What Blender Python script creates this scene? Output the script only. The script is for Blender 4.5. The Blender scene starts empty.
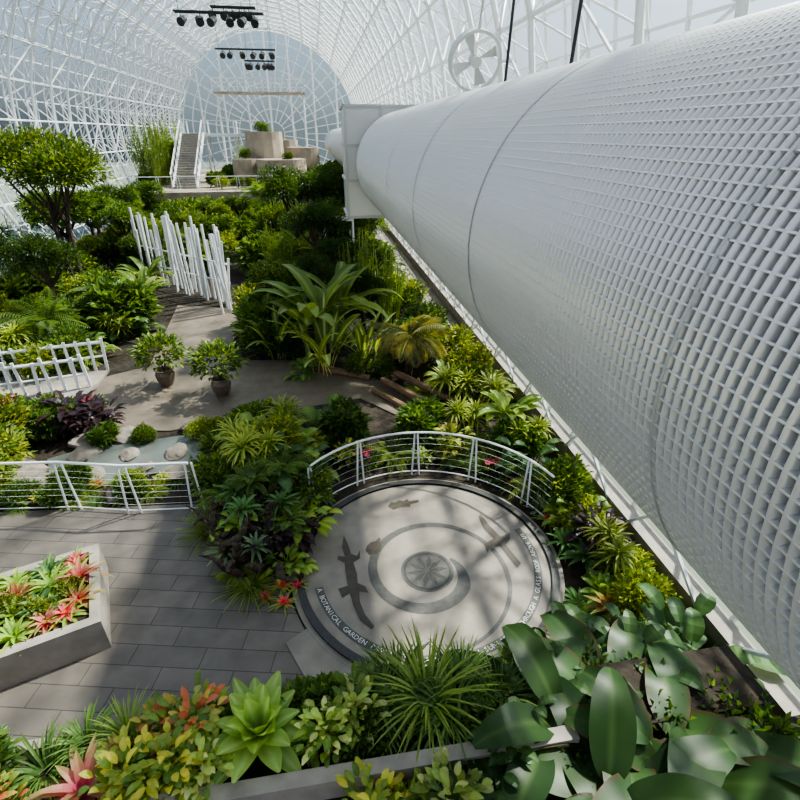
import bpy, math, random
from mathutils import Vector, Matrix
R=random.Random(7)
SC=bpy.context.scene.collection
rad=math.radians
try: bpy.context.scene.view_settings.look='AgX - Medium High Contrast'
except Exception as e: print(e)
# ---------------------------------------------------------------- materials
def newmat(name):
    m=bpy.data.materials.new(name); m.use_nodes=True
    nt=m.node_tree; nt.nodes.clear()
    out=nt.nodes.new('ShaderNodeOutputMaterial')
    return m,nt,out
def N(nt,t,**kw):
    n=nt.nodes.new(t)
    for k,v in kw.items(): setattr(n,k,v)
    return n
def simple(name,col,rough=.6,metal=0,noise=0.0,nscale=5,bump=0,col2=None):
    m,nt,out=newmat(name)
    b=N(nt,'ShaderNodeBsdfPrincipled'); b.inputs['Roughness'].default_value=rough; b.inputs['Metallic'].default_value=metal
    nt.links.new(b.outputs[0],out.inputs[0])
    if noise>0 or col2:
        tc=N(nt,'ShaderNodeTexCoord'); nz=N(nt,'ShaderNodeTexNoise'); nz.inputs['Scale'].default_value=nscale; nz.inputs['Detail'].default_value=6
        nt.links.new(tc.outputs['Object'],nz.inputs['Vector'])
        cr=N(nt,'ShaderNodeValToRGB')
        c2=col2 or tuple(c*(1-noise) for c in col)
        cr.color_ramp.elements[0].position=.35; cr.color_ramp.elements[1].position=.65
        cr.color_ramp.elements[0].color=(*c2,1); cr.color_ramp.elements[1].color=(*col,1)
        nt.links.new(nz.outputs['Fac'],cr.inputs[0]); nt.links.new(cr.outputs[0],b.inputs['Base Color'])
        if bump:
            bp=N(nt,'ShaderNodeBump'); bp.inputs['Strength'].default_value=bump; bp.inputs['Distance'].default_value=.05
            nt.links.new(nz.outputs['Fac'],bp.inputs['Height']); nt.links.new(bp.outputs[0],b.inputs['Normal'])
    else: b.inputs['Base Color'].default_value=(*col,1)
    return m
def leafmat():
    m,nt,out=newmat('leaf')
    at=N(nt,'ShaderNodeVertexColor'); at.layer_name='Col'
    oi=N(nt,'ShaderNodeObjectInfo')
    hs=N(nt,'ShaderNodeHueSaturation')
    mr=N(nt,'ShaderNodeMapRange'); mr.inputs['To Min'].default_value=.95; mr.inputs['To Max'].default_value=1.6
    nt.links.new(oi.outputs['Random'],mr.inputs['Value']); nt.links.new(mr.outputs[0],hs.inputs['Value'])
    hs.inputs['Saturation'].default_value=.92
    nt.links.new(at.outputs['Color'],hs.inputs['Color'])
    b=N(nt,'ShaderNodeBsdfPrincipled'); b.inputs['Roughness'].default_value=.42
    b.inputs['Specular IOR Level'].default_value=.3
    nt.links.new(hs.outputs[0],b.inputs['Base Color'])
    tr=N(nt,'ShaderNodeBsdfTranslucent')
    mx=N(nt,'ShaderNodeMix',data_type='RGBA',blend_type='MULTIPLY'); mx.inputs[0].default_value=1
    nt.links.new(hs.outputs[0],mx.inputs[6]); mx.inputs[7].default_value=(2.3,2.0,.7,1)
    nt.links.new(mx.outputs[2],tr.inputs['Color'])
    ms=N(nt,'ShaderNodeMixShader'); ms.inputs[0].default_value=.38
    nt.links.new(b.outputs[0],ms.inputs[1]); nt.links.new(tr.outputs[0],ms.inputs[2]); nt.links.new(ms.outputs[0],out.inputs[0])
    return m
def glassmat(name,col,fac,tint):
    m,nt,out=newmat(name)
    t=N(nt,'ShaderNodeBsdfTransparent'); t.inputs[0].default_value=(*tint,1)
    tr=N(nt,'ShaderNodeBsdfTranslucent'); tr.inputs[0].default_value=(*col,1)
    d=N(nt,'ShaderNodeBsdfDiffuse'); d.inputs[0].default_value=(*col,1)
    a=N(nt,'ShaderNodeMixShader'); a.inputs[0].default_value=.5
    nt.links.new(tr.outputs[0],a.inputs[1]); nt.links.new(d.outputs[0],a.inputs[2])
    ms=N(nt,'ShaderNodeMixShader'); ms.inputs[0].default_value=fac
    nt.links.new(t.outputs[0],ms.inputs[1]); nt.links.new(a.outputs[0],ms.inputs[2]); nt.links.new(ms.outputs[0],out.inputs[0])
    return m
def slabmat(name,c1,c2,mortar,sc,bw,rh,rot):
    m,nt,out=newmat(name)
    tc=N(nt,'ShaderNodeTexCoord'); mp=N(nt,'ShaderNodeMapping'); mp.inputs['Rotation'].default_value=(0,0,rot)
    br=N(nt,'ShaderNodeTexBrick'); br.inputs['Scale'].default_value=sc; br.inputs['Brick Width'].default_value=bw; br.inputs['Row Height'].default_value=rh
    br.inputs['Mortar Size'].default_value=.006; br.inputs['Color1'].default_value=(*c1,1); br.inputs['Color2'].default_value=(*c2,1); br.inputs['Mortar'].default_value=(*mortar,1)
    nz=N(nt,'ShaderNodeTexNoise'); nz.inputs['Scale'].default_value=3; nz.inputs['Detail'].default_value=8
    mx=N(nt,'ShaderNodeMix',data_type='RGBA',blend_type='MULTIPLY'); mx.inputs[0].default_value=.6
    b=N(nt,'ShaderNodeBsdfPrincipled'); b.inputs['Roughness'].default_value=.6
    nt.links.new(tc.outputs['Object'],mp.inputs[0]); nt.links.new(mp.outputs[0],br.inputs[0]); nt.links.new(tc.outputs['Object'],nz.inputs['Vector'])
    nt.links.new(br.outputs['Color'],mx.inputs[6]); nt.links.new(nz.outputs['Fac'],mx.inputs[7]); nt.links.new(mx.outputs[2],b.inputs['Base Color'])
    nt.links.new(b.outputs[0],out.inputs[0])
    return m
M={}
M['leaf']=leafmat()
M['white']=simple('white_painted_steel',(.76,.765,.77),.45)
M['duct']=simple('duct_silver_metal',(.66,.655,.65),.3,metal=.3)
M['ductcore']=simple('duct_inner_grey',(.09,.09,.093),.6)
M['glass']=glassmat('acrylic_glazing',(.18,.23,.28),.26,(.51,.62,.73))
M['endglass']=glassmat('end_glazing',(.13,.18,.23),.5,(.40,.52,.64))
M['concrete']=simple('concrete',(.32,.285,.245),.8,noise=.25,nscale=4,bump=.15)
M['patio']=simple('patio_concrete',(.25,.215,.18),.55,noise=.35,nscale=2.2,bump=.05)
M['darkstone']=simple('dark_granite',(.04,.038,.036),.5,noise=.3,nscale=20)
M['midstone']=simple('grey_granite',(.08,.075,.07),.5,noise=.3,nscale=14)
M['brownstone']=simple('brown_inlay',(.065,.05,.036),.5,noise=.35,nscale=10)
M['soil']=simple('soil',(.035,.024,.015),.95,noise=.6,nscale=6,bump=.6)
M['bark']=simple('bark',(.08,.055,.035),.9,noise=.6,nscale=9,bump=.8)
M['deck']=slabmat('deck_slabs',(.21,.178,.152),(.16,.137,.12),(.05,.045,.04),1.0,1.0,.32,rad(12))
M['plaza']=slabmat('plaza_paving',(.25,.195,.15),(.21,.17,.13),(.12,.1,.08),1.0,1.6,1.2,rad(5))
M['rock']=simple('rock',(.26,.22,.18),.85,noise=.55,nscale=3,bump=.8)
M['tan']=simple('tan_rock_concrete',(.42,.34,.26),.85,noise=.35,nscale=1.2,bump=.2)
M['steel']=simple('galvanised_steel',(.5,.5,.5),.4,metal=.3)
M['black']=simple('black_metal',(.02,.02,.022),.5)
M['water']=simple('creek_water',(.12,.13,.12),.06)
M['terracotta']=simple('glazed_pot',(.16,.11,.08),.5,noise=.3,nscale=5)
M['pale']=simple('outside_lawn',(.16,.18,.13),.9,noise=.3,nscale=.2)
M['wood']=simple('timber',(.22,.13,.07),.7,noise=.4,nscale=8)
M['letter']=simple('inscription_white',(.6,.58,.53))
# ---------------------------------------------------------------- mesh builder
class MB:
    def __init__(s): s.v=[];s.f=[];s.c=[];s.m=[]
    def face(s,idx,mi=0): s.f.append(idx); s.m.append(mi)
    def vert(s,p,c=(1,1,1)): s.v.append((p[0],p[1],p[2])); s.c.append(c); return len(s.v)-1
    def mesh(s,name,mats,smooth=False):
        me=bpy.data.meshes.new(name); me.from_pydata(s.v,[],s.f)
        for m in mats: me.materials.append(M[m])
        me.polygons.foreach_set('material_index',s.m)
        if smooth: me.polygons.foreach_set('use_smooth',[True]*len(s.f))
        a=me.color_attributes.new('Col','FLOAT_COLOR','POINT')
        fl=[]
        for c in s.c: fl+= [c[0],c[1],c[2],1.0]
        a.data.foreach_set('color',fl); me.update(); return me
    def obj(s,name,mats,smooth=False,parent=None):
        o=bpy.data.objects.new(name,s.mesh(name,mats,smooth)); SC.objects.link(o)
        if parent: o.parent=parent
        return o
def tube(mb,p,q,r,n=5,mi=0,r2=None,c=(1,1,1)):
    p=Vector(p);q=Vector(q);d=q-p
    if d.length<1e-6: return
    d.normalize(); a=d.orthogonal().normalized(); b=d.cross(a); r2=r if r2 is None else r2
    A=[];B=[]
    for i in range(n):
        t=2*math.pi*i/n; o=a*math.cos(t)+b*math.sin(t)
        A.append(mb.vert(p+o*r,c)); B.append(mb.vert(q+o*r2,c))
    for i in range(n):
        j=(i+1)%n; mb.face((A[i],A[j],B[j],B[i]),mi)
    mb.face(tuple(reversed(A)),mi); mb.face(tuple(B),mi)
def poly_tube(mb,pts,r,n=6,mi=0,c=(1,1,1)):
    for a,b in zip(pts[:-1],pts[1:]): tube(mb,a,b,r,n,mi,c=c)
def box(mb,x0,x1,y0,y1,z0,z1,mi=0):
    i=[mb.vert(p) for p in ((x0,y0,z0),(x1,y0,z0),(x1,y1,z0),(x0,y1,z0),(x0,y0,z1),(x1,y0,z1),(x1,y1,z1),(x0,y1,z1))]
    for f in ((3,2,1,0),(4,5,6,7),(0,1,5,4),(1,2,6,5),(2,3,7,6),(3,0,4,7)): mb.face(tuple(i[k] for k in f),mi)
def prism(mb,pts,z0,z1,mi=0):
    a=[mb.vert((p[0],p[1],z0)) for p in pts]; b=[mb.vert((p[0],p[1],z1)) for p in pts]
    n=len(pts); mb.face(tuple(b),mi); mb.face(tuple(reversed(a)),mi)
    for i in range(n): mb.face((a[i],a[(i+1)%n],b[(i+1)%n],b[i]),mi)
def annulus(mb,cx,cy,r0,r1,z,mi,a0=0,a1=360,n=96,z0=None):
    prev=None
    for i in range(n+1):
        t=rad(a0+(a1-a0)*i/n); c,s=math.cos(t),math.sin(t)
        cur=(mb.vert((cx+c*r0,cy+s*r0,z)),mb.vert((cx+c*r1,cy+s*r1,z)),mb.vert((cx+c*r1,cy+s*r1,z0 if z0 is not None else z)))
        if prev:
            mb.face((prev[0],prev[1],cur[1],cur[0]),mi)
            if z0 is not None: mb.face((prev[2],cur[2],cur[1],prev[1]),mi)
        prev=cur
# ---------------------------------------------------------------- leaves
def vary(c,a=.2):
    k=1+R.uniform(-a,a); g=R.uniform(-a,a)*.35
    return (max(0,c[0]*(k+g)),max(0,c[1]*k),max(0,c[2]*(k-g)))
def mixc(a,b,t): return tuple(a[i]*(1-t)+b[i]*t for i in range(3))
def leaf(mb,base,az,el,L,W,droop=1.0,c0=(.1,.2,.04),c1=None,seg=5,fold=.25,shape='lance',mid=None,petiole=0,roll=0,wav=0,edge=None):
    c1=c1 or c0
    p=Vector(base); side=Vector((-math.sin(az),math.cos(az),0))
    if petiole>0:
        e=el; st=petiole/3
        for i in range(3):
            q=p+Vector((math.cos(az)*math.cos(e),math.sin(az)*math.cos(e),math.sin(e)))*st
            tube(mb,p,q,max(.006,W*.035),4,0,c=mid or c0); p=q; e-=droop*.12
        el=e
    prev=None
    for i in range(seg+1):
        t=i/seg; e=el-droop*t*t if shape!='strap' else el-droop*t
        d=Vector((math.cos(az)*math.cos(e),math.sin(az)*math.cos(e),math.sin(e)))
        if i: p=p+d*(L/seg)
        up=side.cross(d)*-1
        if shape=='lance': w=math.sin(math.pi*min(1,(t*.93+.04)))**.8
        elif shape=='strap': w=(1-t**3)*.95+.02 if t<1 else .03
        elif shape=='oval': w=math.sin(math.pi*min(.99,max(.03,t**.8)))**.55
        elif shape=='heart': w=math.sin(math.pi*min(.985,(t*.85+.14)))**.9
        else: w=1-t
        w*=W*.5
        s=side*math.cos(roll)+up*math.sin(roll)
        u=up*(fold*w)
        wv=up*(wav*W*math.sin(i*(2.4 if seg<=12 else .9)))
        cc=mixc(c0,c1,t)
        if seg>12:   # big smooth leaf: nine verts across
            cur=[]
            for q in range(-4,5):
                f=q/4; k=1-.15*abs(f); col=mid if q==0 and mid else tuple(x*k for x in cc)
                if edge and abs(q)==4 : col=edge
                cur.append(mb.vert(p+s*w*f+up*(abs(f)**1.5*fold*w)+wv*abs(f),col))
        elif seg>7:
            cur=[mb.vert(p+s*w+u+wv,cc),mb.vert(p+s*w*.45+u*.3,vary(cc,.08)),mb.vert(p,mid if mid else tuple(k*1.1 for k in cc)),mb.vert(p-s*w*.45+u*.3,vary(cc,.08)),mb.vert(p-s*w+u-wv,cc)]
        else: cur=[mb.vert(p+s*w+u+wv,cc),mb.vert(p,mid if mid else tuple(k*1.1 for k in cc)),mb.vert(p-s*w+u-wv,cc)]
        if prev:
            for q in range(len(cur)-1): mb.face((prev[q],prev[q+1],cur[q+1],cur[q]))
        prev=cur
def sleaf(mb,p,d,L,W,c,fold=.3):
    d=Vector(d).normalized(); s=d.cross(Vector((0,0,1)))
    if s.length<.05: s=Vector((1,0,0))
    s.normalize(); u=s.cross(d)
    p=Vector(p); m=p+d*L*.45
    a=mb.vert(p,c); b=mb.vert(m+s*W*.5+u*W*fold,c); t=mb.vert(p+d*L-u*L*.12,c); e=mb.vert(m-s*W*.5+u*W*fold,c)
    mb.face((a,b,t)); mb.face((a,t,e))
def rosette(mb,n,L,W,elmin,elmax,droop,c0,c1,base=(0,0,0),shape='strap',seg=5,spread=.03,mid=None,fold=.25,pet=0,wav=0,lv=.2):
    for i in range(n):
        f=i/max(1,n-1); az=i*2.39996+R.uniform(-.2,.2); el=rad(elmin+(elmax-elmin)*f+R.uniform(-6,6))
        l=L*(1-.35*f)*R.uniform(1-lv,1+lv*.5)
        b=(base[0]+math.cos(az)*spread,base[1]+math.sin(az)*spread,base[2]+.04*f)
        leaf(mb,b,az,el,l,W*R.uniform(.85,1.1),droop*R.uniform(.7,1.2),vary(c0),vary(c1),seg,fold,shape,mid,pet,wav=wav)
def frond(mb,base,az,el,L,droop,c,lw=.03,ll=.3,n=16,vang=.9):
    p=Vector(base); side=Vector((-math.sin(az),math.cos(az),0)); st=L/n
    for i in range(n+1):
        t=i/n; e=el-droop*t
        d=Vector((math.cos(az)*math.cos(e),math.sin(az)*math.cos(e),math.sin(e)))
        q=p+d*st; tube(mb,p,q,.012*(1-t)+.004,3,0,c=(.12,.16,.04)); p=q
        if t<.12: continue
        l=ll*math.sin(math.pi*(t*.85+.12))
        for s in (-1,1):
            dd=(d*.55+side*s*vang+Vector((0,0,-.25))).normalized()
            sleaf(mb,p,dd,l*R.uniform(.85,1.1),lw,vary(c,.15))
def blob(mb,n,cx,cy,cz,rx,ry,rz,L,W,cols,up=.3,hol=.55):
    for i in range(n):
        z=R.uniform(-.55,1); a=R.uniform(0,2*math.pi); h=math.sqrt(max(0,1-z*z))
        d=Vector((h*math.cos(a),h*math.sin(a),z)); r=R.uniform(hol,1.0)*(1+.15*math.sin(a*5+z*7))
        p=(cx+d.x*rx*r,cy+d.y*ry*r,cz+d.z*rz*r)
        dd=d+Vector((R.uniform(-.7,.7),R.uniform(-.7,.7),R.uniform(-.7,.5)+up))
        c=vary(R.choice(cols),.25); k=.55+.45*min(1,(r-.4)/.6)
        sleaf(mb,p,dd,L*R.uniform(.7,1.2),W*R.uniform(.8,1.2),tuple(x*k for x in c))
G1=(.085,.15,.025);G2=(.05,.10,.022);G3=(.15,.21,.03);G4=(.03,.065,.018);YG=(.27,.30,.035);BG=(.05,.10,.035)
RED=(.42,.025,.06);MAG=(.5,.06,.18);DK=(.03,.018,.025)
P={}
def proto(name,fn,mats=('leaf','bark','terracotta'),smooth=False):
    mb=MB(); fn(mb); P.setdefault(name,[]).append(mb.mesh(name,mats,smooth))
def place(kind,x,y,z=0,s=1.0,rot=None,var=None,sz=None,name=None):
    me=P[kind][var if var is not None else R.randrange(len(P[kind]))]
    o=bpy.data.objects.new(name or kind,me); SC.objects.link(o)
    o.location=(x,y,z); o.rotation_euler=(0,0,R.uniform(0,6.28) if rot is None else rot); o.scale=(s,s,sz or s); return o
for k in range(4):
    cols=[[G1,G2,G3],[G2,G4,G1],[G3,G1,YG],[G1,G2]][k]; L=[.16,.13,.13,.24][k]
    def f(mb,cols=cols,L=L):
        for j in range(5): 
            a=R.uniform(0,6.28); tube(mb,(0,0,0),(math.cos(a)*.3,math.sin(a)*.3,.7),.02,4,1)
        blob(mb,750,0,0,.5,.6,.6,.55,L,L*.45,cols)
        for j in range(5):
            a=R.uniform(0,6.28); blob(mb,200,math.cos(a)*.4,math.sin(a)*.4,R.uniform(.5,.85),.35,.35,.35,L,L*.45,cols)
    proto('leafy_shrub',f)
for k in range(3):
    cols=[[G1,G3],[G2,G1],[G4,BG]][k]
    def f(mb,cols=cols):
        for j in range(34):
            az=R.uniform(0,6.28); el=rad(R.uniform(25,80)); c=vary(R.choice(cols))
            leaf(mb,(R.uniform(-.15,.15),R.uniform(-.15,.15),0),az,el,R.uniform(.35,.5),R.uniform(.2,.28),1.3,c,None,5,.2,'heart',tuple(x*1.6 for x in c),R.uniform(.4,.8))
    proto('philodendron',f)
for k in range(2):
    def f(mb,k=k):
        for j in range(26): frond(mb,(0,0,0),j*2.4,rad(R.uniform(35,80)),R.uniform(.6,.9),R.uniform(1.0,1.7),[G1,G3][k],.035,.16,16)
    proto('fern',f)
for k in range(2):
    def f(mb,k=k):
        h=[1.6,2.4][k]
        for st in range(3):
            ox,oy=R.uniform(-.3,.3),R.uniform(-.3,.3); hh=h*R.uniform(.6,1)
            tube(mb,(ox,oy,0),(ox*1.2,oy*1.2,hh*.5),.07,7,0,.05,c=(.16,.2,.06))
            for j in range(7):
                c=vary([G1,G3][j%2])
                leaf(mb,(ox*1.2,oy*1.2,hh*.45),R.uniform(0,6.28),rad(R.uniform(55,85)),hh*R.uniform(.55,.8),.36,R.uniform(.8,1.5),c,tuple(x*1.15 for x in c),8,.25,'oval',(.22,.28,.06),.35,wav=.03)
    proto('banana_plant',f)
def f(mb):
    for j in range(18):
        c=vary(R.choice([G3,G1])); leaf(mb,(R.uniform(-.25,.25),R.uniform(-.25,.25),0),j*2.4,rad(R.uniform(60,86)),R.uniform(1.0,1.7),.24,R.uniform(.5,1.3),c,c,8,.25,'lance',(.38,.4,.14),.6)
proto('variegated_ginger',f)
def f(mb):
    pts=[(0,0,0),(.1,0,.6),(.15,.05,1.3)]
    tube(mb,pts[0],pts[1],.14,8,1,.12); tube(mb,pts[1],pts[2],.12,8,1,.10)
    for j in range(24): frond(mb,pts[2],j*2.4,rad(R.uniform(-5,75)),R.uniform(1.1,1.5),R.uniform(1.0,1.6),(.14,.14,.05),.05,.42,20)
proto('sago_palm',f)
for k in range(2):
    def f(mb,k=k):
        h=[1.2,2.6][k]
        for st in range(2):
            ox=st*.3; tube(mb,(ox,0,0),(ox*1.5,.1,h),.07,8,1,.05)
            for j in range(13): frond(mb,(ox*1.5,.1,h),j*2.4+st,rad(R.uniform(20,80)),R.uniform(1.4,2.0),R.uniform(1.1,1.9),G1,.06,.5,20)
    proto('feather_palm',f)
def f(mb):
    for j in range(22):
        az=j*2.4; el=rad(R.uniform(10,80)); L=R.uniform(.6,1.0)
        d=Vector((math.cos(az)*math.cos(el),math.sin(az)*math.cos(el),math.sin(el))); tip=d*L
        tube(mb,(0,0,.0),tip,.012,4,0,c=G1); s=Vector((-math.sin(az),math.cos(az),0)); c=vary((.09,.15,.06))
        for q in range(15):
            a=(q-7)/7*1.7; dd=d*math.cos(a)+s*math.sin(a)+Vector((0,0,-.15)); sleaf(mb,tip,dd,.45,.06,c)
proto('fan_palm',f)
BROM=[((.16,.28,.04),(.25,.36,.05)),((.12,.22,.04),RED),((.35,.36,.06),(.42,.40,.07)),((.45,.05,.14),(.2,.22,.05)),((.12,.2,.1),(.2,.28,.16)),((.05,.12,.04),(.09,.18,.05)),((.4,.03,.08),(.24,.33,.04))]
for k,(a,b) in enumerate(BROM):
    def f(mb,a=a,b=b): rosette(mb,26,.42,.075,12,78,.9,a,b,shape='strap',fold=.35)
    proto('bromeliad',f)
def f(mb):
    rosette(mb,20,.46,.06,10,50,.8,(.12,.22,.04),(.20,.29,.04)); rosette(mb,14,.22,.055,15,75,.5,RED,(.5,.04,.10),base=(0,0,.06))
proto('red_bromeliad',f)
def f(mb): rosette(mb,34,.5,.17,10,82,.3,(.21,.31,.10),(.17,.28,.05),shape='lance',seg=8,fold=.35,mid=(.28,.38,.14))
proto('succulent_agave',f)
for k in range(2):
    def f(mb,k=k): rosette(mb,110,[.7,.9][k],.028,35,88,[1.6,1.2][k],[G2,G1][k],[G1,G3][k],shape='strap',seg=5,spread=.08)
    proto('lily_turf',f)
def f(mb):
    for st in range(4):
        ox,oy=R.uniform(-.3,.3),R.uniform(-.3,.3); h=R.uniform(.4,1.0); tube(mb,(ox*.5,oy*.5,0),(ox,oy,h),.025,5,1)
        rosette(mb,34,.55,.06,-10,85,1.0,G1,YG,base=(ox,oy,h),shape='strap')
proto('dracaena',f)
def f(mb):
    for j in range(80):
        a=R.uniform(0,6.28); r=R.uniform(0,.35); c=vary(R.choice([DK,(.035,.02,.03),(.04,.02,.025)]))
        leaf(mb,(r*math.cos(a),r*math.sin(a),R.uniform(.1,.5)),a,rad(R.uniform(0,70)),.3,.1,1.0,c,None,4,.2,'lance')
proto('dark_cordyline',f)
for k in range(3):
    def f(mb,k=k):
        cs=[[YG,(.38,.36,.04),G3,G1],[(.35,.09,.03),(.3,.25,.05),G1,G3],[(.36,.40,.16),(.25,.34,.07),G1,G3]][k]
        for j in range(170):
            a=R.uniform(0,6.28); r=R.uniform(0,.3); c=vary(R.choice(cs))
            leaf(mb,(r*math.cos(a),r*math.sin(a),R.uniform(.05,.45)),a,rad(R.uniform(5,80)),R.uniform(.10,.18),.07,.9,c,None,4,.2,'lance')
    proto('croton',f)
for k in range(2):
    def f(mb,k=k):
        for j in range(9):
            c=vary((.020,.050,.010),.25); leaf(mb,(R.uniform(-.1,.1),R.uniform(-.1,.1),0),j*2.4+k,rad(R.uniform(28,65)),R.uniform(.9,1.25),.46,R.uniform(.8,1.4),c,tuple(x*1.3 for x in c),18,.14,'oval',(.045,.085,.02),.35,wav=.02,edge=(.05,.035,.012) if k else None)
    proto('giant_philodendron',f,smooth=True)
def f(mb):
    for j in range(9):
        a=R.uniform(0,6.28); r=R.uniform(.0,.4); x,y=r*math.cos(a),r*math.sin(a); tube(mb,(x*.3,y*.3,0),(x,y,.35),.006,3,0,c=G1)
        for q in range(7): leaf(mb,(x,y,.35),q*.9,rad(25),.09,.07,.6,RED if j%3 else MAG,None,3,.2,'oval')
    blob(mb,260,0,0,.15,.45,.45,.2,.14,.06,[G1,G2])
proto('poinsettia_flower',f)
def mktree(name,h,cr,cols,n=7,L=.3,nl=420,multi=1):
    def f(mb):
        for st in range(multi):
            ox=(st-(multi-1)/2)*.5; p=Vector((ox*.4,0,0)); q=Vector((ox,.1,h*.5)); tube(mb,p,q,.16/multi**.5,8,1,.11/multi**.5)
            for j in range(n//multi+1):
                a=R.uniform(0,6.28); r=R.uniform(.3,.75)*cr; t=Vector((ox+math.cos(a)*r,math.sin(a)*r,h*R.uniform(.72,.95)))
                m=(q+t)*.5+Vector((0,0,-.15)); tube(mb,q,m,.07,6,1,.05); tube(mb,m,t,.05,5,1,.02)
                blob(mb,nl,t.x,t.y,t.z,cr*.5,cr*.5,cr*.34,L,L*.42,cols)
    proto(name,f)
mktree('fig_tree',6.0,2.2,[G1,G3,G2],11,.22,650,2)
mktree('rainforest_tree',3.6,1.3,[G2,G4,G1],7,.2,420)
mktree('rainforest_tree',3.2,1.2,[G1,G2,G3],7,.16,420)
mktree('weeping_fig',4.2,1.6,[G4,G2],8,.16,520)
def f(mb):
    for j in range(22):
        a=R.uniform(0,6.28); r=R.uniform(0,.35); h=R.uniform(2,3.4); x,y=r*math.cos(a),r*math.sin(a); lx,ly=x*2.2,y*2.2
        tube(mb,(x,y,0),(lx,ly,h),.018,5,0,c=(.2,.26,.06))
        for q in range(26):
            t=R.uniform(.3,1); sleaf(mb,(x+(lx-x)*t,y+(ly-y)*t,h*t),(R.uniform(-1,1),R.uniform(-1,1),R.uniform(-.5,.4)),R.uniform(.18,.3),.035,vary(G1))
proto('bamboo_clump',f)
def potted(mb):
    prof=[(.16,0),(.24,.18),(.27,.36),(.22,.46),(.25,.5),(.2,.5),(.19,.42)]
    rings=[]
    for r,z in prof: rings.append([mb.vert((r*math.cos(i*math.pi/8),r*math.sin(i*math.pi/8),z)) for i in range(16)])
    for a,b in zip(rings[:-1],rings[1:]):
        for i in range(16): mb.face((a[i],a[(i+1)%16],b[(i+1)%16],b[i]),2)
    mb.face(tuple(rings[-1]),1)
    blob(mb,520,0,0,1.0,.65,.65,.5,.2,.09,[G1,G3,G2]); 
    for j in range(4): tube(mb,(0,0,.42),(R.uniform(-.3,.3),R.uniform(-.3,.3),.95),.015,4,1)
proto('potted_shrub',potted)
# ---------------------------------------------------------------- conservatory shell
CX,CZ,RO,RI=-5.2,6.5,12.2,11.3
Y0,Y1=-6.0,80.0
TH0,TH1=rad(-32.0),rad(212.0)
def cp(r,th,y): return (CX+r*math.cos(th),y,CZ+r*math.sin(th))
mb=MB(); NA=61
for i in range(NA-1):
    t0=TH0+(TH1-TH0)*i/(NA-1); t1=TH0+(TH1-TH0)*(i+1)/(NA-1)
    a=[mb.vert(cp(RO+.05,t,y)) for t,y in ((t0,Y0),(t1,Y0),(t1,Y1),(t0,Y1))]; mb.face(tuple(a))
mb.obj('window_vault',['glass'],True)
mb=MB()
y=Y0; nseg=48
while y<=Y1+.01:
    for i in range(nseg):
        t0=TH0+(TH1-TH0)*i/nseg; t1=TH0+(TH1-TH0)*(i+1)/nseg
        tube(mb,cp(RO,t0,y),cp(RO,t1,y),.045,4)
    y+=1.25
npl=48
for i in range(npl+1):
    t=TH0+(TH1-TH0)*i/npl; tube(mb,cp(RO,t,Y0),cp(RO,t,Y1),.04,4)
ny=int((Y1-Y0)/2.5); nt_=24
for j in range(ny):
    y=Y0+2.5*j+1.25
    for i in range(nt_):
        t0=TH0+(TH1-TH0)*(i+.5)/nt_; t1=TH0+(TH1-TH0)*(i+1.5)/nt_
        if i<nt_-1: tube(mb,cp(RI,t0,y),cp(RI,t1,y),.09,6)
        if j<ny-1: tube(mb,cp(RI,t0,y),cp(RI,t0,y+2.5),.06,5)
        if i<nt_-1 and j<ny-1 and j%2==0:
            if i%2: tube(mb,cp(RI,t0,y),cp(RI,t1,y+2.5),.04,4)
            else: tube(mb,cp(RI,t1,y),cp(RI,t0,y+2.5),.04,4)
        for dt in (-.5,.5):
            for dy in (-1.25,1.25):
                tube(mb,cp(RI,t0,y),cp(RO,t0+(TH1-TH0)*dt/nt_,y+dy),.035,4)
mb.obj('space_frame_vault',['white'])
mb=MB(); c=mb.vert((CX,Y1,CZ)); ring=[mb.vert(cp(RO,TH0+(TH1-TH0)*i/60,Y1)) for i in range(61)]
for i in range(60): mb.face((c,ring[i],ring[i+1]))
mb.face((c,ring[60],ring[0])); mb.obj('window_end',['endglass'])
mb=MB()
for r in (1.5,3,4.5,6,7.5,9,10.5,12.1):
    for i in range(48):
        t0=TH0+(TH1-TH0)*i/48;t1=TH0+(TH1-TH0)*(i+1)/48; tube(mb,cp(r,t0,Y1-.3),cp(r,t1,Y1-.3),.07,4)
for i in range(31):
    t=TH0+(TH1-TH0)*i/30; tube(mb,cp(1.5 if i%2 else 4.5,t,Y1-.3),cp(12,t,Y1-.3),.07,4)
for x in (-14,-11,-8,-5.2,-2.4,.6,3.6):
    h=math.sqrt(RI**2-(x-CX)**2); tube(mb,(x,Y1-1.5,0),(x,Y1-1.5,CZ+h),.13,5)
mb.obj('window_end_frame',['white'])
mb=MB(); box(mb,-15.6,5.2,-6,80,-.3,0); mb.obj('floor',['soil'])
mb=MB(); box(mb,-80,80,-40,160,-.6,-.31); mb.obj('ground_outside',['pale'])
mb=MB(); box(mb,5.05,5.35,-6,80,-.3,.45); box(mb,-15.75,-15.45,-6,80,-.3,.45); mb.obj('trim_foundation_curb',['concrete'])
mb=MB(); box(mb,3.9,5.05,12,70,0,.03); mb.obj('floor_service_walk',['concrete'])
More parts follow.
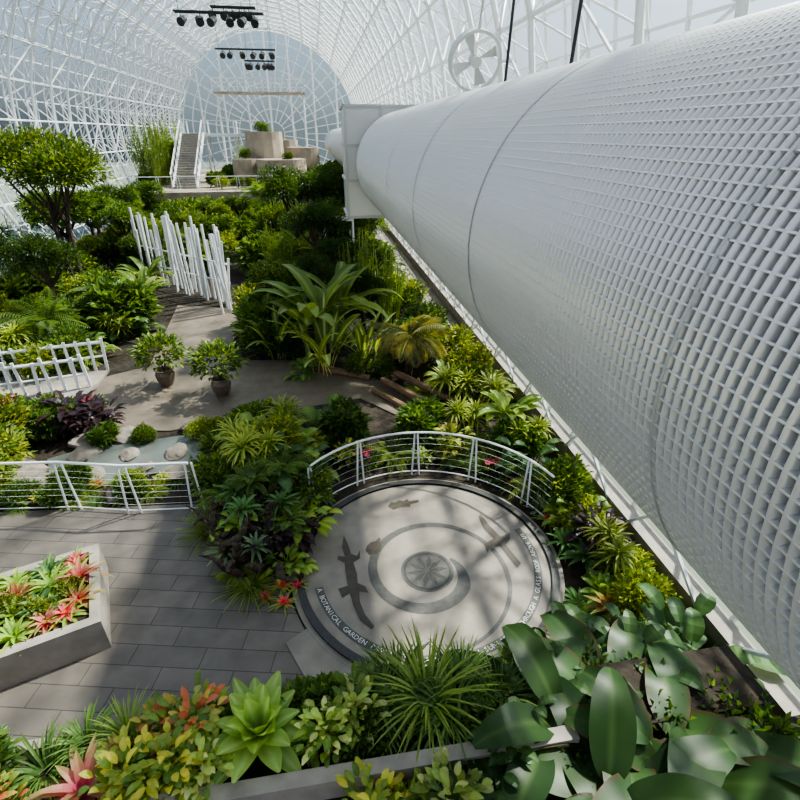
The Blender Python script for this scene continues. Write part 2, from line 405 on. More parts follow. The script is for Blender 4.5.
# ---------------------------------------------------------------- duct
DX,DZ,DR=2.8,6.5-.87,1.5
def dp(r,th,y): return (DX+r*math.cos(th),y,DZ+r*math.sin(th))
duct=bpy.data.objects.new('ventilation_duct',None); SC.objects.link(duct)
def cyl(mb,r,y0,y1,n=72,mi=0,caps=True):
    A=[mb.vert(dp(r,2*math.pi*i/n,y0)) for i in range(n)];B=[mb.vert(dp(r,2*math.pi*i/n,y1)) for i in range(n)]
    for i in range(n): mb.face((A[i],A[(i+1)%n],B[(i+1)%n],B[i]),mi)
    if caps: mb.face(tuple(A),mi); mb.face(tuple(reversed(B)),mi)
mb=MB(); cyl(mb,DR-.11,-2,17.4); mb.obj('duct_core',['ductcore'],True,duct)
mb=MB(); y=-2.0
n=72
while y<17.3:   # louvre blades wrapping the duct, each with a rolled outer lip
    A=[mb.vert(dp(DR-.045,2*math.pi*i/n,y)) for i in range(n)];B=[mb.vert(dp(DR-.004,2*math.pi*i/n,y+.006)) for i in range(n)]
    C=[mb.vert(dp(DR,2*math.pi*i/n,y+.018)) for i in range(n)]
    for i in range(n):
        j=(i+1)%n; mb.face((A[i],A[j],B[j],B[i])); mb.face((B[i],B[j],C[j],C[i]))
    y+=.05
mb.obj('louver_blades',['duct'],True,duct)
mb=MB()
NF=150
for i in range(NF):
    t=2*math.pi*i/NF; h=.0055
    q=((DR-.09,t),(DR-.004,t),(DR-.003,t+h),(DR-.02,t+h))
    for a,b in zip(q[:-1],q[1:]):
        mb.face((mb.vert(dp(a[0],a[1],-2)),mb.vert(dp(b[0],b[1],-2)),mb.vert(dp(b[0],b[1],17.3)),mb.vert(dp(a[0],a[1],17.3))))
mb.obj('louver_fins',['duct'],False,duct)
mb=MB()
for y in (1.6,4.4,7.2,10,12.8,15.6): cyl(mb,DR+.003,y,y+.018,72,0,False)
mb.obj('seam_bands',['steel'],True,duct)
mb=MB(); cyl(mb,1.4,19.2,66); mb.obj('far_duct',['duct'],True,duct)
mb=MB(); box(mb,1.0,4.5,17.3,19.4,4.1,7.25)
mb.obj('junction_box',['duct'],False,duct)
mb=MB()
for z in (4.1,5.2,6.2,7.25): box(mb,.96,4.54,17.26,17.32,z-.04,z+.04); box(mb,.94,1.0,17.26,19.44,z-.04,z+.04)
for x in (1.0,2.1,3.3,4.5): box(mb,x-.04,x+.04,17.24,17.3,4.1,7.25)
mb.obj('junction_trim',['steel'],False,duct)
mb=MB()
for y,x in ((5.2,2.4),(7.0,2.4)):
    tube(mb,(x,y,DZ+1.44),(x+.15,y-.2,CZ+7.5),.018,6)
mb.obj('suspension_rod',['black'],False,duct)
# ---------------------------------------------------------------- paving
mb=MB()
prism(mb,[(-9,3.3),(-.2,3.2),(.6,4.2),(-.6,5.0),(-1.0,6.0),(-2.2,7.4),(-2.6,8.3),(-7.2,8.7),(-9,8.9)],0,.03)
mb.obj('floor_deck',['deck'])
mb=MB()
prism(mb,[(-7.3,11.9),(-4.0,11.3),(-1.6,11.8),(.8,12.3),(2.6,10.0),(3.2,10.6),(1.3,13.6),(-.6,15.2),(-3.3,15.6),(-3.2,21),(-6.2,22),(-5.6,15.5),(-7.3,14.5)],0,.035)
mb.obj('floor_plaza',['plaza'])
PX,PY=1.42,6.15
mb=MB()
annulus(mb,PX,PY,0,2.08,.05,0,z0=0)
annulus(mb,PX,PY,2.08,2.2,.09,1,z0=0)
annulus(mb,PX,PY,2.2,2.28,.05,0,z0=0)
prism(mb,[(-.9,4.9),(-.2,3.5),(1.2,3.4),(1.3,4.3),(-.3,5.3)],0,.045,0)
annulus(mb,1.38,5.9,0,.44,.054,2); annulus(mb,1.38,5.9,.36,.40,.057,3)
for k in range(10):
    a=k*math.pi/5; c_=(1.38,5.9)
    pts=[(c_[0]+math.cos(a+da)*r,c_[1]+math.sin(a+da)*r) for da,r in ((0,.03),(.25,.2),(0,.35),(-.25,.2))]
    mb.face(tuple(mb.vert((x,y,.058)) for x,y in pts),3)
prev=None
for i in range(181):
    t=i/180; a=rad(25-t*560); r=.46+1.3*t**1.3; w=.24*(1-t)**1.3*min(1,t*8+.1)+.03
    cur=(mb.vert((1.38+math.cos(a)*r,5.9+math.sin(a)*r,.055)),mb.vert((1.38+math.cos(a)*(r+w),5.9+math.sin(a)*(r+w),.055)))
    if prev: mb.face((prev[0],prev[1],cur[1],cur[0]),2)
    prev=cur
annulus(mb,PX,PY,1.80,1.93,.053,2,190,375)
def sil(pts,cx,cy,s,rot,sy=1):
    c,sn=math.cos(rot),math.sin(rot)
    mb.face(tuple(mb.vert((cx+(x*c-y*sy*sn)*s,cy+(x*sn+y*sy*c)*s,.0575)) for x,y in pts),4)
sil([(-1,.02),(-.75,.1),(-.5,.14),(-.42,.3),(-.55,.42),(-.35,.38),(-.28,.16),(0,.2),(.2,.17),(.3,.36),(.45,.42),(.38,.16),(.6,.13),(.85,.2),(1.1,.38),(1.15,.3),(.95,.05),(.65,-.06),(.38,-.1),(.45,-.32),(.25,-.4),(.22,-.12),(-.1,-.12),(-.3,-.1),(-.42,-.3),(-.5,-.25),(-.45,-.06),(-.7,-.1)],.1,6.0,.95,rad(-86),.6)
sil([(-.5,0),(-.3,.3),(0,.38),(.3,.3),(.5,.1),(.75,.06),(.75,-.06),(.5,-.1),(.3,-.3),(0,-.38),(-.3,-.3)],.55,6.55,.36,rad(60))
sil([(-.6,0),(-.4,.25),(-.2,.18),(0,.3),(.2,.18),(.4,.3),(.45,.1),(.9,.12),(.9,-.05),(.45,-.1),(.4,-.3),(.2,-.2),(-.2,-.22),(-.4,-.3)],1.2,7.65,.42,rad(5))
sil([(-1,.05),(-.2,.08),(-.15,.35),(-.3,.5),(0,.45),(.1,.1),(.5,.18),(1,.1),(1.1,0),(.6,-.02),(.1,-.1),(.15,-.4),(-.05,-.3),(-.2,-.08),(-.9,-.12)],2.8,6.4,.68,rad(100))
mb.obj('patio_medallion',['patio','darkstone','midstone','darkstone','brownstone'])
mb=MB(); txt='A BOTANICAL GARDEN PAVES THE PATH OF EVEN SUNLIGHT  THROUGH A GLASS ROOF ABOVE US'
cache={}
for i,ch in enumerate(txt):
    if ch==' ': continue
    if ch not in cache:
        tx=bpy.data.curves.new('t','FONT'); tx.body=ch; tx.size=.11; tx.align_x='CENTER'; tx.resolution_u=2
        to=bpy.data.objects.new('t',tx); SC.objects.link(to); bpy.context.view_layer.update()
        me=bpy.data.meshes.new_from_object(to.evaluated_get(bpy.context.evaluated_depsgraph_get()))
        cache[ch]=([tuple(v.co) for v in me.vertices],[tuple(p.vertices) for p in me.polygons]); bpy.data.objects.remove(to)
    vs,fs=cache[ch]; a=rad(192+i*180/len(txt)); rot=a+math.pi/2; c,s=math.cos(rot),math.sin(rot)
    bx,by=PX+math.cos(a)*1.90,PY+math.sin(a)*1.90
    ids=[mb.vert((bx+x*c-y*s,by+x*s+y*c,.06)) for x,y,z in vs]
    for q in fs: mb.face(tuple(ids[k] for k in q))
mb.obj('patio_inscription',['letter'])
# ---------------------------------------------------------------- railings
def railing(name,pts,h=1.07,nw=6,mat='steel',post=.03,z=0):
    mb=MB()
    P3=[Vector((x,y,z)) for x,y in pts]
    for p in P3: 
        for d in (-post,post): tube(mb,(p.x+d*2,p.y,z),(p.x+d,p.y,z+h),.02,5)
    for a,b in zip(P3[:-1],P3[1:]):
        up=Vector((0,0,1)); tube(mb,a+up*h,b+up*h,.026,8); tube(mb,a+up*.1,b+up*.1,.012,5)
        for k in range(1,nw): tube(mb,a+up*(.1+(h-.15)*k/nw),b+up*(.1+(h-.15)*k/nw),.0025,4)
    return mb.obj(name,[mat])
arc=[(PX+math.cos(rad(a))*2.5,PY+math.sin(rad(a))*2.5) for a in range(140,13,-7)]
mb=MB()
for i,(x,y) in enumerate(arc):
    if i%4==0:
        c,s=math.cos(rad(140-7*i)),math.sin(rad(140-7*i))
        for d in (-.05,.05): tube(mb,(x-s*d*1.6,y+c*d*1.6,0),(x-s*d*.6,y+c*d*.6,1.05),.02,5)
for zz,r in ((1.07,.022),(.1,.013),(.28,.0025),(.45,.0025),(.62,.0025),(.79,.0025),(.93,.0025)):
    poly_tube(mb,[(x,y,zz) for x,y in arc],r,6)
mb.obj('curved_patio_railing',['white'])
railing('deck_railing',[(-8.6,8.9),(-6.9,8.7),(-5.1,8.5),(-3.9,8.2),(-2.7,8.1)],1.15,7,'white',.06)
mb=MB()
for row in (0,1.3):
    for i in range(12):
        x=-10.2+i*.31; y=13.4+row+i*.06
        tube(mb,(x,y,0),(x+R.uniform(-.08,.08),y,1.0+R.uniform(0,.15)),.045,5)
    tube(mb,(-10.2,13.4+row,.95),(-6.8,14.1+row,.95),.05,6); tube(mb,(-10.2,13.4+row,.5),(-6.8,14.1+row,.5),.03,6)
box(mb,-10.4,-6.7,13.4,15.2,.02,.1,1)
mb.obj('white_footbridge',['white','concrete'])
pl=bpy.data.objects.new('concrete_planter',None); SC.objects.link(pl)
mb=MB(); 
def hollow(mb,x0,x1,y0,y1,h,t,mi=0):
    box(mb,x0,x1,y0,y0+t,0,h,mi);box(mb,x0,x1,y1-t,y1,0,h,mi);box(mb,x0,x0+t,y0+t,y1-t,0,h,mi);box(mb,x1-t,x1,y0+t,y1-t,0,h,mi)
    box(mb,x0+t,x1-t,y0+t,y1-t,0,h-.08,1)
hollow(mb,-1.6,1.6,-.85,.85,.55,.14)
PLX,PLY,PLR=-5.15,5.48,rad(20)
mb.obj('planter_walls',['concrete','soil'],False,pl); pl.location=(PLX,PLY,.03); pl.rotation_euler=(0,0,PLR)
mb=MB(); box(mb,-6,2.2,2.50,2.64,0,1.2); box(mb,-6,4.6,2.64,3.35,0,.95,1); box(mb,-6,2.2,3.35,3.45,0,1.0); box(mb,-6,5,-1,2.5,0,.9,1)
mb.obj('raised_planting_bed',['concrete','soil'])
mb=MB(); prism(mb,[(-5.9,9.4),(-4.6,9.2),(-3.0,9.8),(-2.2,10.6),(-2.8,11.1),(-4.2,10.9),(-5.4,10.9),(-6.4,10.4)],0,.06); mb.obj('creek_water',['water'])
import bmesh
def rock(name,x,y,z,s,sc=(1,1,.6),mat='rock',seed=0):
    bm=bmesh.new(); bmesh.ops.create_icosphere(bm,subdivisions=3,radius=1); rr=random.Random(seed)
    o3=[Vector((rr.uniform(-1,1),rr.uniform(-1,1),rr.uniform(-1,1))).normalized() for _ in range(14)]
    for v in bm.verts:
        d=v.co.normalized(); k=1
        for o in o3:
            q=d.dot(o)
            if q>.6: k=min(k,.62/q*1.25)
        v.co=Vector((d.x*sc[0],d.y*sc[1],d.z*sc[2]))*k*s*(1+rr.uniform(-.03,.03))
    me=bpy.data.meshes.new(name); bm.to_mesh(me); bm.free(); me.materials.append(M[mat])
    ob=bpy.data.objects.new(name,me); SC.objects.link(ob); ob.location=(x,y,z); ob.rotation_euler=(0,0,rr.uniform(0,6)); return ob
for i,(x,y,s) in enumerate([(-6.2,9.3,.5),(-5.5,9.0,.35),(-6.8,9.9,.55),(-5.0,11.2,.4),(-3.4,11.3,.3),(-2.1,10.4,.4),(-3.4,9.4,.35),(-4.4,8.9,.3),(-5.8,11.0,.4),(-2.6,9.2,.45),(-4.6,10.3,.25),(-3.6,10.2,.3),(-4.1,9.7,.2),(-5.2,9.6,.3),(-5.6,10.5,.35)]):
    rock('creek_boulder',x,y,.08,s,sc=(1.2,.9,.45),seed=i)
mb2=MB(); tube(mb2,(1.2,12.6,.1),(2.6,10.4,.1),.1,8); tube(mb2,(-.8,14.6,.1),(1.2,13.4,.1),.1,8); tube(mb2,(1.5,12.9,.25),(2.9,10.7,.25),.1,8); tube(mb2,(1.9,13.0,.4),(3.2,11,.4),.1,8)
mb2.obj('timber_log_edging',['wood'])
mb=MB(); rr=random.Random(11)
def limb(p,d,L,r,n=9):
    for i in range(n):
        q=p+d*(L/n); tube(mb,p,q,r*(1-i/n*.8),7,0,r*(1-(i+1)/n*.8)); p=q; d=(d+Vector((rr.uniform(-.5,.5),rr.uniform(-.5,.5),rr.uniform(-.3,.3)))).normalized()
for i in range(34):
    a=rr.uniform(0,6.28); limb(Vector((-1.5+rr.uniform(-.45,.35),6.9+rr.uniform(-.8,.6),.1)),Vector((math.cos(a)*.5,math.sin(a)*.5,rr.uniform(.3,1.3))).normalized(),rr.uniform(.7,1.3),rr.uniform(.06,.14))
mb.obj('driftwood_stump',['bark'],True)
mb=MB()
rr=random.Random(3)
for i in range(38):
    t=i/37; x=-8.8+t*4.9+rr.uniform(-.12,.12); y=26.8-t*4.8+rr.uniform(-.5,.5); h=rr.uniform(2.5,3.5)
    tube(mb,(x,y,0),(x+rr.uniform(-.15,.15),y,h),.055,7)
for i in range(8):
    t=i/7; tube(mb,(-4.0+rr.uniform(-.3,.3),22-t*1.5,0),(-4.0+rr.uniform(-.3,.3),22-t*1.5,rr.uniform(1.8,2.8)),.05,7)
tube(mb,(-8.8,26.8,1.7),(-3.9,22.0,1.7),.035,6); tube(mb,(-8.8,26.8,.9),(-3.9,22.0,.9),.035,6)
mb.obj('white_pole_sculpture',['white'])
# ---------------------------------------------------------------- far terrace
mb=MB(); box(mb,-14.5,3.5,44,78,0,2.5); mb.obj('floor_terrace',['tan'])
railing('terrace_railing',[(-13.5+i*1.5,44.2) for i in range(12)],1.1,5,'white',.07,2.5)
mb=MB(); SX=-.7
for i in range(22):
    y=47+i*.3; z=2.5+i*.185; box(mb,-10.9+SX,-9.1+SX,y,y+.32,z,z+.185)
for x in (-10.95+SX,-9.05+SX):
    tube(mb,(x,47,2.6),(x,53.6,6.6),.12,5,1); tube(mb,(x,47,3.6),(x,53.6,7.6),.06,5,1)
    for i in range(9): tube(mb,(x,47+i*.8,2.5+i*.49),(x,47+i*.8,3.6+i*.49),.04,4,1)
box(mb,-11.2+SX,-4.8,53.6,56,6.3,6.55,1)
tube(mb,(-9+SX,53.7,7.6),(-4.8,53.7,7.6),.06,4,1)
for x in (-11.5,-9.6,-7,-5): 
    for y in (53.8,55.8): tube(mb,(x,y,2.5),(x,y,7.6),.07,5,1)
mb.obj('far_staircase',['concrete','white'])
mb=MB()
def silo(x,y,r,z0,z1,n=12):
    a=[mb.vert((x+r*math.cos(2*math.pi*i/n),y+r*math.sin(2*math.pi*i/n),z0)) for i in range(n)]
    b=[mb.vert((x+r*.96*math.cos(2*math.pi*i/n),y+r*.96*math.sin(2*math.pi*i/n),z1)) for i in range(n)]
    mb.face(tuple(b)); 
    for i in range(n): mb.face((a[i],a[(i+1)%n],b[(i+1)%n],b[i]))
silo(-4.3,52,1.7,2.5,6.7); silo(-2.8,49,2.2,2.5,4.6); silo(-5.9,50,1.2,2.5,4.6); silo(-1.0,54,1.6,2.5,5.4); silo(-3.0,57,1.6,2.5,6)
mb.obj('waterfall_rock_tower',['tan'])
mb=MB(); box(mb,-10.8,-.4,69,71,10.6,10.8); 
for i in range(12): tube(mb,(-10.8+i*.94,69,10.8),(-10.8+i*.94,69,12.1),.05,4,1)
for z in (12.1,11.7,11.25): tube(mb,(-10.8,69,z),(-.4,69,z),.05,4,1)
for x in (-10.5,-.7): tube(mb,(x,70,2.5),(x,70,10.6),.12,8,1)
mb.obj('far_catwalk',['tan','white'])
mb=MB(); box(mb,.2,1.6,24,26.5,3.0,3.12); 
for x in (.25,1.55):
    for y in (24.1,26.4): tube(mb,(x,y,0),(x,y,3),.05,6)
mb.obj('white_viewing_platform',['white'])
def lightbar(x0,x1,y,z):
    mb=MB(); tube(mb,(x0,y,z),(x1,y,z),.05,6); tube(mb,(x0,y+.4,z),(x1,y+.4,z),.05,6)
    n=6
    for i in range(n):
        x=x0+(x1-x0)*(i+.5)/n+R.uniform(-.2,.2)
        tube(mb,(x,y,z),(x,y,z-.3),.03,5); tube(mb,(x,y-.25,z-.55),(x+R.uniform(-.2,.2),y+.25,z-.3),.24,10,0,.17); tube(mb,(x,y+.2,z-.33),(x,y+.4,z-.26),.12,8)
    for x in (x0+.3,x1-.3): tube(mb,(x,y,z),(x,y,CZ+math.sqrt(RI**2-(x-CX)**2)),.02,4)
    mb.obj('spotlight_bar',['black'])
lightbar(-7.3,-2.3,37,12.7); lightbar(-7.6,-2.6,53,12.9); lightbar(-5.6,-2.9,39.5,13.4); lightbar(-5.6,-2.9,56,12.4)
mb=MB(); fc=Vector((5.0,17.5,8.45)); Rm=Matrix.Rotation(rad(20),3,'X')
def fv(r,a,dy=0): return fc+Rm@Vector((math.cos(a)*r,dy,math.sin(a)*r))
for i in range(28):
    a,b=2*math.pi*i/28,2*math.pi*(i+1)/28
    idx=[mb.vert(v) for v in (fv(.8,a,-.15),fv(.8,b,-.15),fv(.8,b,.15),fv(.8,a,.15),fv(.72,a,-.15),fv(.72,b,-.15))]
    mb.face((idx[0],idx[1],idx[2],idx[3])); mb.face((idx[0],idx[4],idx[5],idx[1]))
for i in range(4):
    a=i*math.pi/2+.4; mb.face(tuple(mb.vert(v) for v in (fv(.1,a,.05),fv(.7,a-.25,.08),fv(.7,a+.25,-.08),fv(.12,a+.4,-.05))))
tube(mb,fv(0,0,-.2),fv(0,0,.2),.16,10); tube(mb,fv(.8,0),fv(1.3,0),.04,5); tube(mb,fv(.8,math.pi/2),fv(1.6,math.pi/2),.04,5)
mb.obj('circulation_fan',['steel'])
# ---------------------------------------------------------------- planting
place('fig_tree',-10.7,24,0,1.05,rot=.5); place('weeping_fig',-9.6,19.5,0,.8); place('weeping_fig',-12.6,21,0,.8)
place('rainforest_tree',-10.0,29,0,.9); place('feather_palm',-7.6,19.5,0,.8,var=0); place('feather_palm',-9.0,17.3,0,.8,var=0)
place('banana_plant',-7.6,23,0,.8); place('banana_plant',-6.9,21,0,.8)
place('fan_palm',-11.5,17.5,0,1.3); place('fan_palm',-10.8,15.9,0,1.0)
for i in range(44):
    x=R.uniform(-14,-6.8); y=R.uniform(15.5,24); place(R.choice(['leafy_shrub','leafy_shrub','leafy_shrub','philodendron','fern','bamboo_clump' if y>20 and x<-9 else 'dracaena']),x,y,0,R.uniform(.9,1.5))
for i in range(60):
    x=R.uniform(-13.6,-5.0); y=R.uniform(27,43); k=R.choice(['leafy_shrub','leafy_shrub','leafy_shrub','rainforest_tree','banana_plant','feather_palm']); place(k,x,y,0,R.uniform(1.2,1.8) if k=='leafy_shrub' else R.uniform(.55,.75),var=0 if k=='feather_palm' else None)
for i in range(12): place('leafy_shrub',-13.5+i*.8,42.6,0,1.9,var=i%2)
for i in range(8): place('rainforest_tree',R.choice([-13.5,-12.5,-13]),28+i*2,0,R.uniform(.8,1.1))
for i in range(66):
    y=R.uniform(17,43); x=R.uniform(-2.6 if y<24 else -3.8,3.4); k=R.choice(['leafy_shrub','leafy_shrub','rainforest_tree','weeping_fig','banana_plant','bamboo_clump','feather_palm'])
    place(k,x,y,0,(R.uniform(.55,.8) if y<24 else R.uniform(.75,1.05))*(1.8 if k=='leafy_shrub' else 1))
for i in range(5): place('weeping_fig',R.uniform(-2.5,2),R.uniform(26,36),0,R.uniform(.95,1.15))
for i in range(22): place(R.choice(['banana_plant','leafy_shrub','leafy_shrub','bamboo_clump']),R.uniform(-8,3),R.uniform(52,60),2.5,R.uniform(.7,1.3) )
for i in range(14): place(R.choice(['leafy_shrub','bamboo_clump']),R.uniform(-14,-12.8),R.uniform(45,58),2.5,R.uniform(1.0,1.7))
for x,y,s in ((-7.6,46,.9),(-6.4,46.5,.8),(-8.4,48,1.0),(-5.2,46.3,.8),(.6,48,1.4),(1.6,50,1.5),(-7.4,51,1.3),(-.4,47,.9)): place('leafy_shrub',x,y,2.5,s)
place('banana_plant',-13.0,56,4.0,1.3); place('leafy_shrub',-4.3,52,6.4,1.0); place('leafy_shrub',-2.2,48.6,4.3,.8); place('leafy_shrub',-5.9,50,4.5,.8)
place('banana_plant',-.3,14.8,0,1.3,var=1); place('banana_plant',.6,15.8,0,1.2,var=1); place('variegated_ginger',-.1,14.2,0,1.2); place('variegated_ginger',1.2,14.6,0,.9); place('variegated_ginger',-1.6,15.6,0,.9)
place('sago_palm',2.3,13.4,0,1.0); place('bamboo_clump',2.4,18,0,.9); place('bamboo_clump',1.6,20,0,1.0)
for (k,x,y,s) in [('leafy_shrub',-2.0,15.8,1.1),('leafy_shrub',.9,13.9,.6),('philodendron',-.7,14.0,.7),('leafy_shrub',-2.1,17,1.4),('leafy_shrub',-2.2,18.5,1.5),('philodendron',1.8,15.2,1),('leafy_shrub',2.9,15,1.2),('philodendron',3.4,12.4,1),('dracaena',3.1,11.4,1.1),('leafy_shrub',4.0,13,1),('dracaena',4.0,10.8,1.1),('dracaena',3.0,10.0,.9),('banana_plant',4.0,9.7,.7),('fern',3.6,9.3,1),('croton',2.6,9.3,1.3),('philodendron',4.2,11.8,.9),('leafy_shrub',-1.0,15.4,.8),('leafy_shrub',3.6,14.2,1.2),('leafy_shrub',3.4,16.2,1.3),('leafy_shrub',3.6,11.6,1.0),('leafy_shrub',1.6,13.6,.6),('fern',2.4,12.2,.8)]:
    place(k,x,y,0,s)
place('potted_shrub',-4.7,14.0,.035,1.0); place('potted_shrub',-3.0,13.1,.035,1.0)
for i in range(60):
    x=R.uniform(-13,-6.6); y=R.uniform(8.9,13.2)
    if x>-7.2 and y>9.2 and y<11.2: continue
    place(R.choice(['leafy_shrub','croton','fern','leafy_shrub','lily_turf','leafy_shrub']),x,y,0,R.uniform(.6,1.0),var=None)
for x,y,s in ((-7.3,9.8,1.3),(-7.9,9.2,1.4),(-7.6,10.8,1.2),(-8.2,8.4,1.0),(-7.0,9.0,.9)): place('leafy_shrub',x,y,0,s,var=2)
place('dark_cordyline',-6.3,11.7,0,1.5); place('dark_cordyline',-5.7,11.5,0,1.3); place('dark_cordyline',-7.1,11.9,0,1.3)
for i in range(26): place(R.choice(['fern','lily_turf','croton','leafy_shrub']),R.uniform(-6.6,-2.6),R.uniform(8.6,9.2),0,R.uniform(.35,.55))
for i in range(14): place(R.choice(['fern','lily_turf','leafy_shrub']),R.uniform(-5.5,-1.8),R.choice([11.2,10.9]),0,R.uniform(.3,.5))
for i in range(10): place('leafy_shrub',R.uniform(-13,-8),R.uniform(14.8,16),0,R.uniform(.6,1.0))
for i in range(8): place('poinsettia_flower',R.uniform(-8.5,-6.3),R.uniform(12.5,13.2),0,.9)
for (k,x,y,z,s) in [('philodendron',-1.6,9.6,0,1.2),('philodendron',-.9,9.0,0,1.1),('dracaena',-1.9,8.9,.2,1.1),('dracaena',-1.0,9.9,0,1.2),('dracaena',-1.6,8.3,.6,.9),('fern',-2.1,8.0,.3,1.0),('philodendron',-1.3,8.1,.6,.9),('fern',-1.5,7.5,1.0,.7),('bromeliad',-1.0,7.1,.8,1.0),('bromeliad',-1.8,7.5,.8,1.2),('fern',-1.0,7.9,.9,.9),('philodendron',-.7,8.4,.2,.9),('croton',-.6,9.6,0,1.2),('lily_turf',-2.4,7.4,0,.8),('bromeliad',-1.9,6.5,.4,1.0),('fern',-1.7,6.2,.1,.6),('philodendron',-.7,7.2,.1,.7),('philodendron',-.5,10.3,0,1.2),('leafy_shrub',-1.8,10.4,0,.9),('leafy_shrub',-.9,7.2,.1,.6),('lily_turf',-1.5,6.0,0,.7),('dark_cordyline',-1.2,6.6,.2,.9),('dark_cordyline',-.8,6.8,.1,.9),('leafy_shrub',.3,10.2,0,.8),('leafy_shrub',-2.4,9.8,0,.7),('croton',.3,9.3,0,1.0),('poinsettia_flower',.6,9.2,0,.9),('fern',1.3,9.3,0,.9),('leafy_shrub',2.0,10,0,.8),('bromeliad',-1.6,6.9,.9,1.0),('leafy_shrub',-.6,7.8,.1,.8),('leafy_shrub',-1.4,8.8,.4,1.0),('fern',-.9,6.9,.5,.7),('leafy_shrub',-2.3,8.6,0,.8),('philodendron',-1.7,7.0,.3,.6),('bromeliad',-1.4,6.4,.5,.9),('philodendron',-.9,6.3,0,.5)]:
    place(k,x,y,z,s,var=(5 if z>.5 else 4) if k=='bromeliad' else None)
for x,y in ((-1.25,5.75),(-.95,5.6),(-.75,5.9),(-1.0,5.95)): place('red_bromeliad',x,y,.03,.6)
for (k,x,y,z,s) in [('fern',4.0,7.8,0,.9),('philodendron',4.2,8.4,0,1.0),('leafy_shrub',4.4,7.2,0,.8),('bromeliad',3.9,7.1,0,1.0),('red_bromeliad',3.6,7.9,0,.9),('poinsettia_flower',3.3,8.4,0,.9),('leafy_shrub',4.4,6.4,0,.6),('croton',4.1,6.5,0,.8),('bromeliad',4.1,5.7,.1,1.3),('succulent_agave',4.0,5.0,.1,.8),('bromeliad',4.5,5.5,.2,1.2),('dark_cordyline',4.4,6.0,.1,1.0),('lily_turf',3.7,4.4,0,.8),('leafy_shrub',4.4,4.6,0,.7),('philodendron',4.0,3.9,0,.8),('philodendron',3.2,3.7,0,.9),('lily_turf',2.6,3.7,0,.9),('bromeliad',3.4,9.0,0,1),('fern',2.7,8.9,0,.8),('croton',1.9,9.0,0,.7),('leafy_shrub',4.6,5.2,0,.5),('lily_turf',4.1,4.4,0,.9),('fern',4.3,5.2,.1,.7),('philodendron',4.4,6.6,0,.7),('philodendron',4.4,3.6,0,1.1),('philodendron',3.8,3.2,0,1.1),('fern',4.3,7.9,0,.8),('dracaena',4.4,8.9,0,.9),('leafy_shrub',4.0,8.9,0,.7),('red_bromeliad',3.85,6.7,.1,.7),('lily_turf',3.2,4.2,0,.7),('bromeliad',3.9,6.1,.1,1.0),('bromeliad',4.3,6.9,.3,1.1),('dracaena',4.4,5.6,0,.8),('bromeliad',3.6,4.9,0,1.0),('fern',3.5,4.4,0,.8),('bromeliad',3.9,4.6,.2,1.1)]:
    place(k,x,y,z,s,var=R.choice([4,5,5,6]) if k=='bromeliad' else (2 if k=='philodendron' and y<5 else None))
cP,sP=math.cos(PLR),math.sin(PLR)
for i in range(8):
    for j in range(4):
        if R.random()<.08: continue
        k='red_bromeliad' if R.random()<.35 else 'bromeliad'
        lx,ly=-1.35+i*.37+R.uniform(-.1,.1),-.52+j*.35+R.uniform(-.08,.08)
        place(k,PLX+lx*cP-ly*sP,PLY+lx*sP+ly*cP,.5,R.uniform(.8,1.15),var=None if k!='bromeliad' else R.choice([0,0,0,0,6,3,5]))
for i in range(8):
    lx,ly=-1.3+i*.36,R.uniform(-.4,.4); place('leafy_shrub',PLX+lx*cP-ly*sP,PLY+lx*sP+ly*cP,.4,.3,var=2)
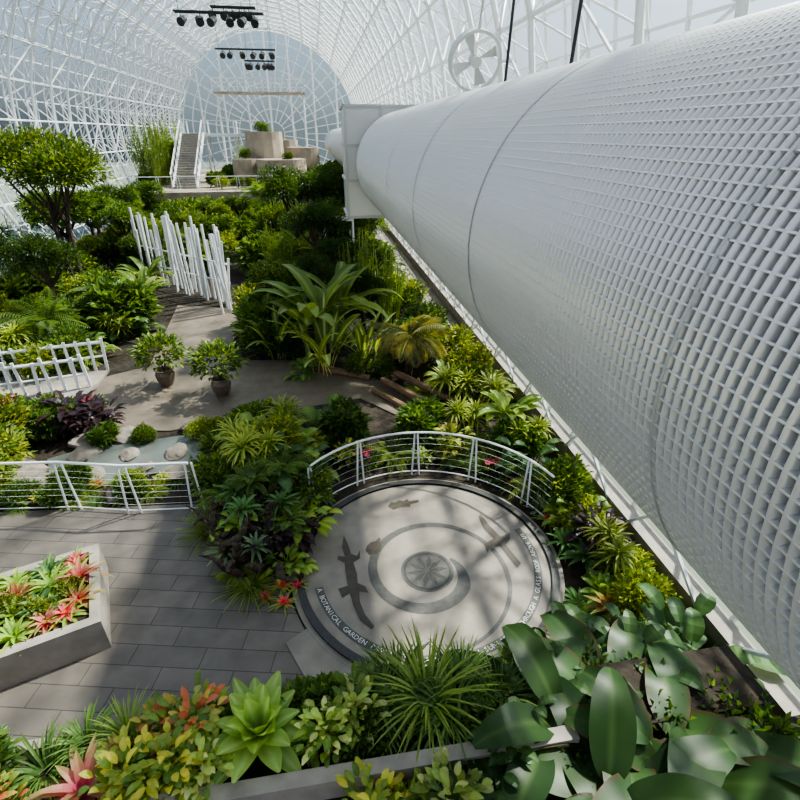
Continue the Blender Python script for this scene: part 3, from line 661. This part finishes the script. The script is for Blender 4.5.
for (k,x,y,z,s,v) in [('succulent_agave',-.95,3.05,1.15,1.2,None),('bromeliad',-2.55,2.85,1.05,1.3,3),('bromeliad',-2.3,3.1,1.05,.9,6),('croton',-1.75,2.85,1.0,1.0,0),('croton',-2.1,2.8,1.0,1.0,0),('croton',-1.45,2.8,1,.9,2),('lily_turf',-3.0,3.1,1,.8,None),('lily_turf',-2.3,3.3,1,.6,None),('croton',-1.6,3.2,1,1.0,1),('croton',-1.9,3.25,1,.8,1),('philodendron',-.35,3.1,.9,.4,0),('croton',-.3,2.95,1,.9,2),('croton',0,3.1,1,.9,2),('lily_turf',.25,3.2,1,1.0,0),('lily_turf',.8,3.2,1,1.1,1),('lily_turf',.5,3.4,1,1.0,0),('lily_turf',1.2,3.3,1,1.0,0),('lily_turf',1.0,3.0,1,1.0,0),('philodendron',.1,3.3,.9,.5,1),('fern',-.6,3.35,1,.5,0),('leafy_shrub',-1.3,3.2,.9,.35,3),('leafy_shrub',.1,2.9,.9,.4,1),('leafy_shrub',-.4,3.25,.9,.4,3),('leafy_shrub',-2.0,3.0,.9,.35,3),('croton',.1,2.25,.9,.9,0),('bromeliad',.45,2.3,.95,.8,0),('croton',.8,2.2,.9,1,2),('leafy_shrub',.3,2.2,.8,.4,2),('leafy_shrub',.7,2.25,.8,.4,0),('lily_turf',1.6,3.1,1,.9,0),('leafy_shrub',-3.6,3.0,.9,.5,None),('croton',-3.3,2.8,.9,.8,1),('lily_turf',-2.7,3.3,1,.7,None),
 ('giant_philodendron',2.1,2.8,.85,.9,0),('giant_philodendron',2.9,2.9,.55,1.1,1),('giant_philodendron',1.4,1.9,.85,.75,1),('giant_philodendron',2.3,2.0,.85,.95,0),('giant_philodendron',3.7,2.5,.5,1.1,0),('giant_philodendron',3.1,2.2,.7,1.0,1),('philodendron',1.5,2.6,.9,.5,2),('philodendron',2.2,3.4,.6,.7,2),('leafy_shrub',2.6,3.3,.1,.8,1),('leafy_shrub',3.4,3.1,0,.9,1),('leafy_shrub',4.1,2.6,.1,.9,1),('leafy_shrub',2.2,2.4,.6,.5,1),('leafy_shrub',3.0,1.9,.6,.5,1),('leafy_shrub',1.4,2.9,.8,.5,1),('philodendron',1.2,2.4,.9,.5,2),('leafy_shrub',1.9,1.6,.7,.5,1),('fern',2.0,3.3,.8,.8,0),('philodendron',1.8,2.9,.9,.5,2),('philodendron',2.7,3.6,.2,.9,2),('philodendron',3.5,3.5,.3,.9,2),('bromeliad',3.0,3.8,.4,1.2,5),('fern',3.9,3.6,.4,.9,0)]:
    place(k,x,y,z,s,var=v)
# ---------------------------------------------------------------- light
w=bpy.data.worlds.new('sky'); bpy.context.scene.world=w; w.use_nodes=True; nt=w.node_tree; nt.nodes.clear()
sk=nt.nodes.new('ShaderNodeTexSky'); sk.sky_type='NISHITA'; sk.sun_disc=False; sk.sun_elevation=rad(50); sk.sun_rotation=rad(70); sk.dust_density=5; sk.air_density=1.0
hs=nt.nodes.new('ShaderNodeHueSaturation'); hs.inputs['Saturation'].default_value=.5
bg=nt.nodes.new('ShaderNodeBackground'); bg.inputs[1].default_value=.40; wo=nt.nodes.new('ShaderNodeOutputWorld')
nt.links.new(sk.outputs[0],hs.inputs['Color']); nt.links.new(hs.outputs[0],bg.inputs[0]); nt.links.new(bg.outputs[0],wo.inputs[0])
sd=bpy.data.lights.new('sun','SUN'); sd.energy=28; sd.angle=rad(1.8); sd.color=(1,.85,.63); so=bpy.data.objects.new('sun',sd); SC.objects.link(so)
so.rotation_euler=Vector((.62,.30,.80)).to_track_quat('Z','Y').to_euler()
# ---------------------------------------------------------------- camera
cam_d=bpy.data.cameras.new('camera'); cam=bpy.data.objects.new('camera',cam_d); SC.objects.link(cam)
cam_d.lens=22.5; cam_d.sensor_width=36; cam_d.clip_end=400; cam_d.clip_start=.05
cam.location=(0,0,6.5); cam.rotation_euler=(rad(62),0,rad(-8.84)); bpy.context.scene.camera=cam
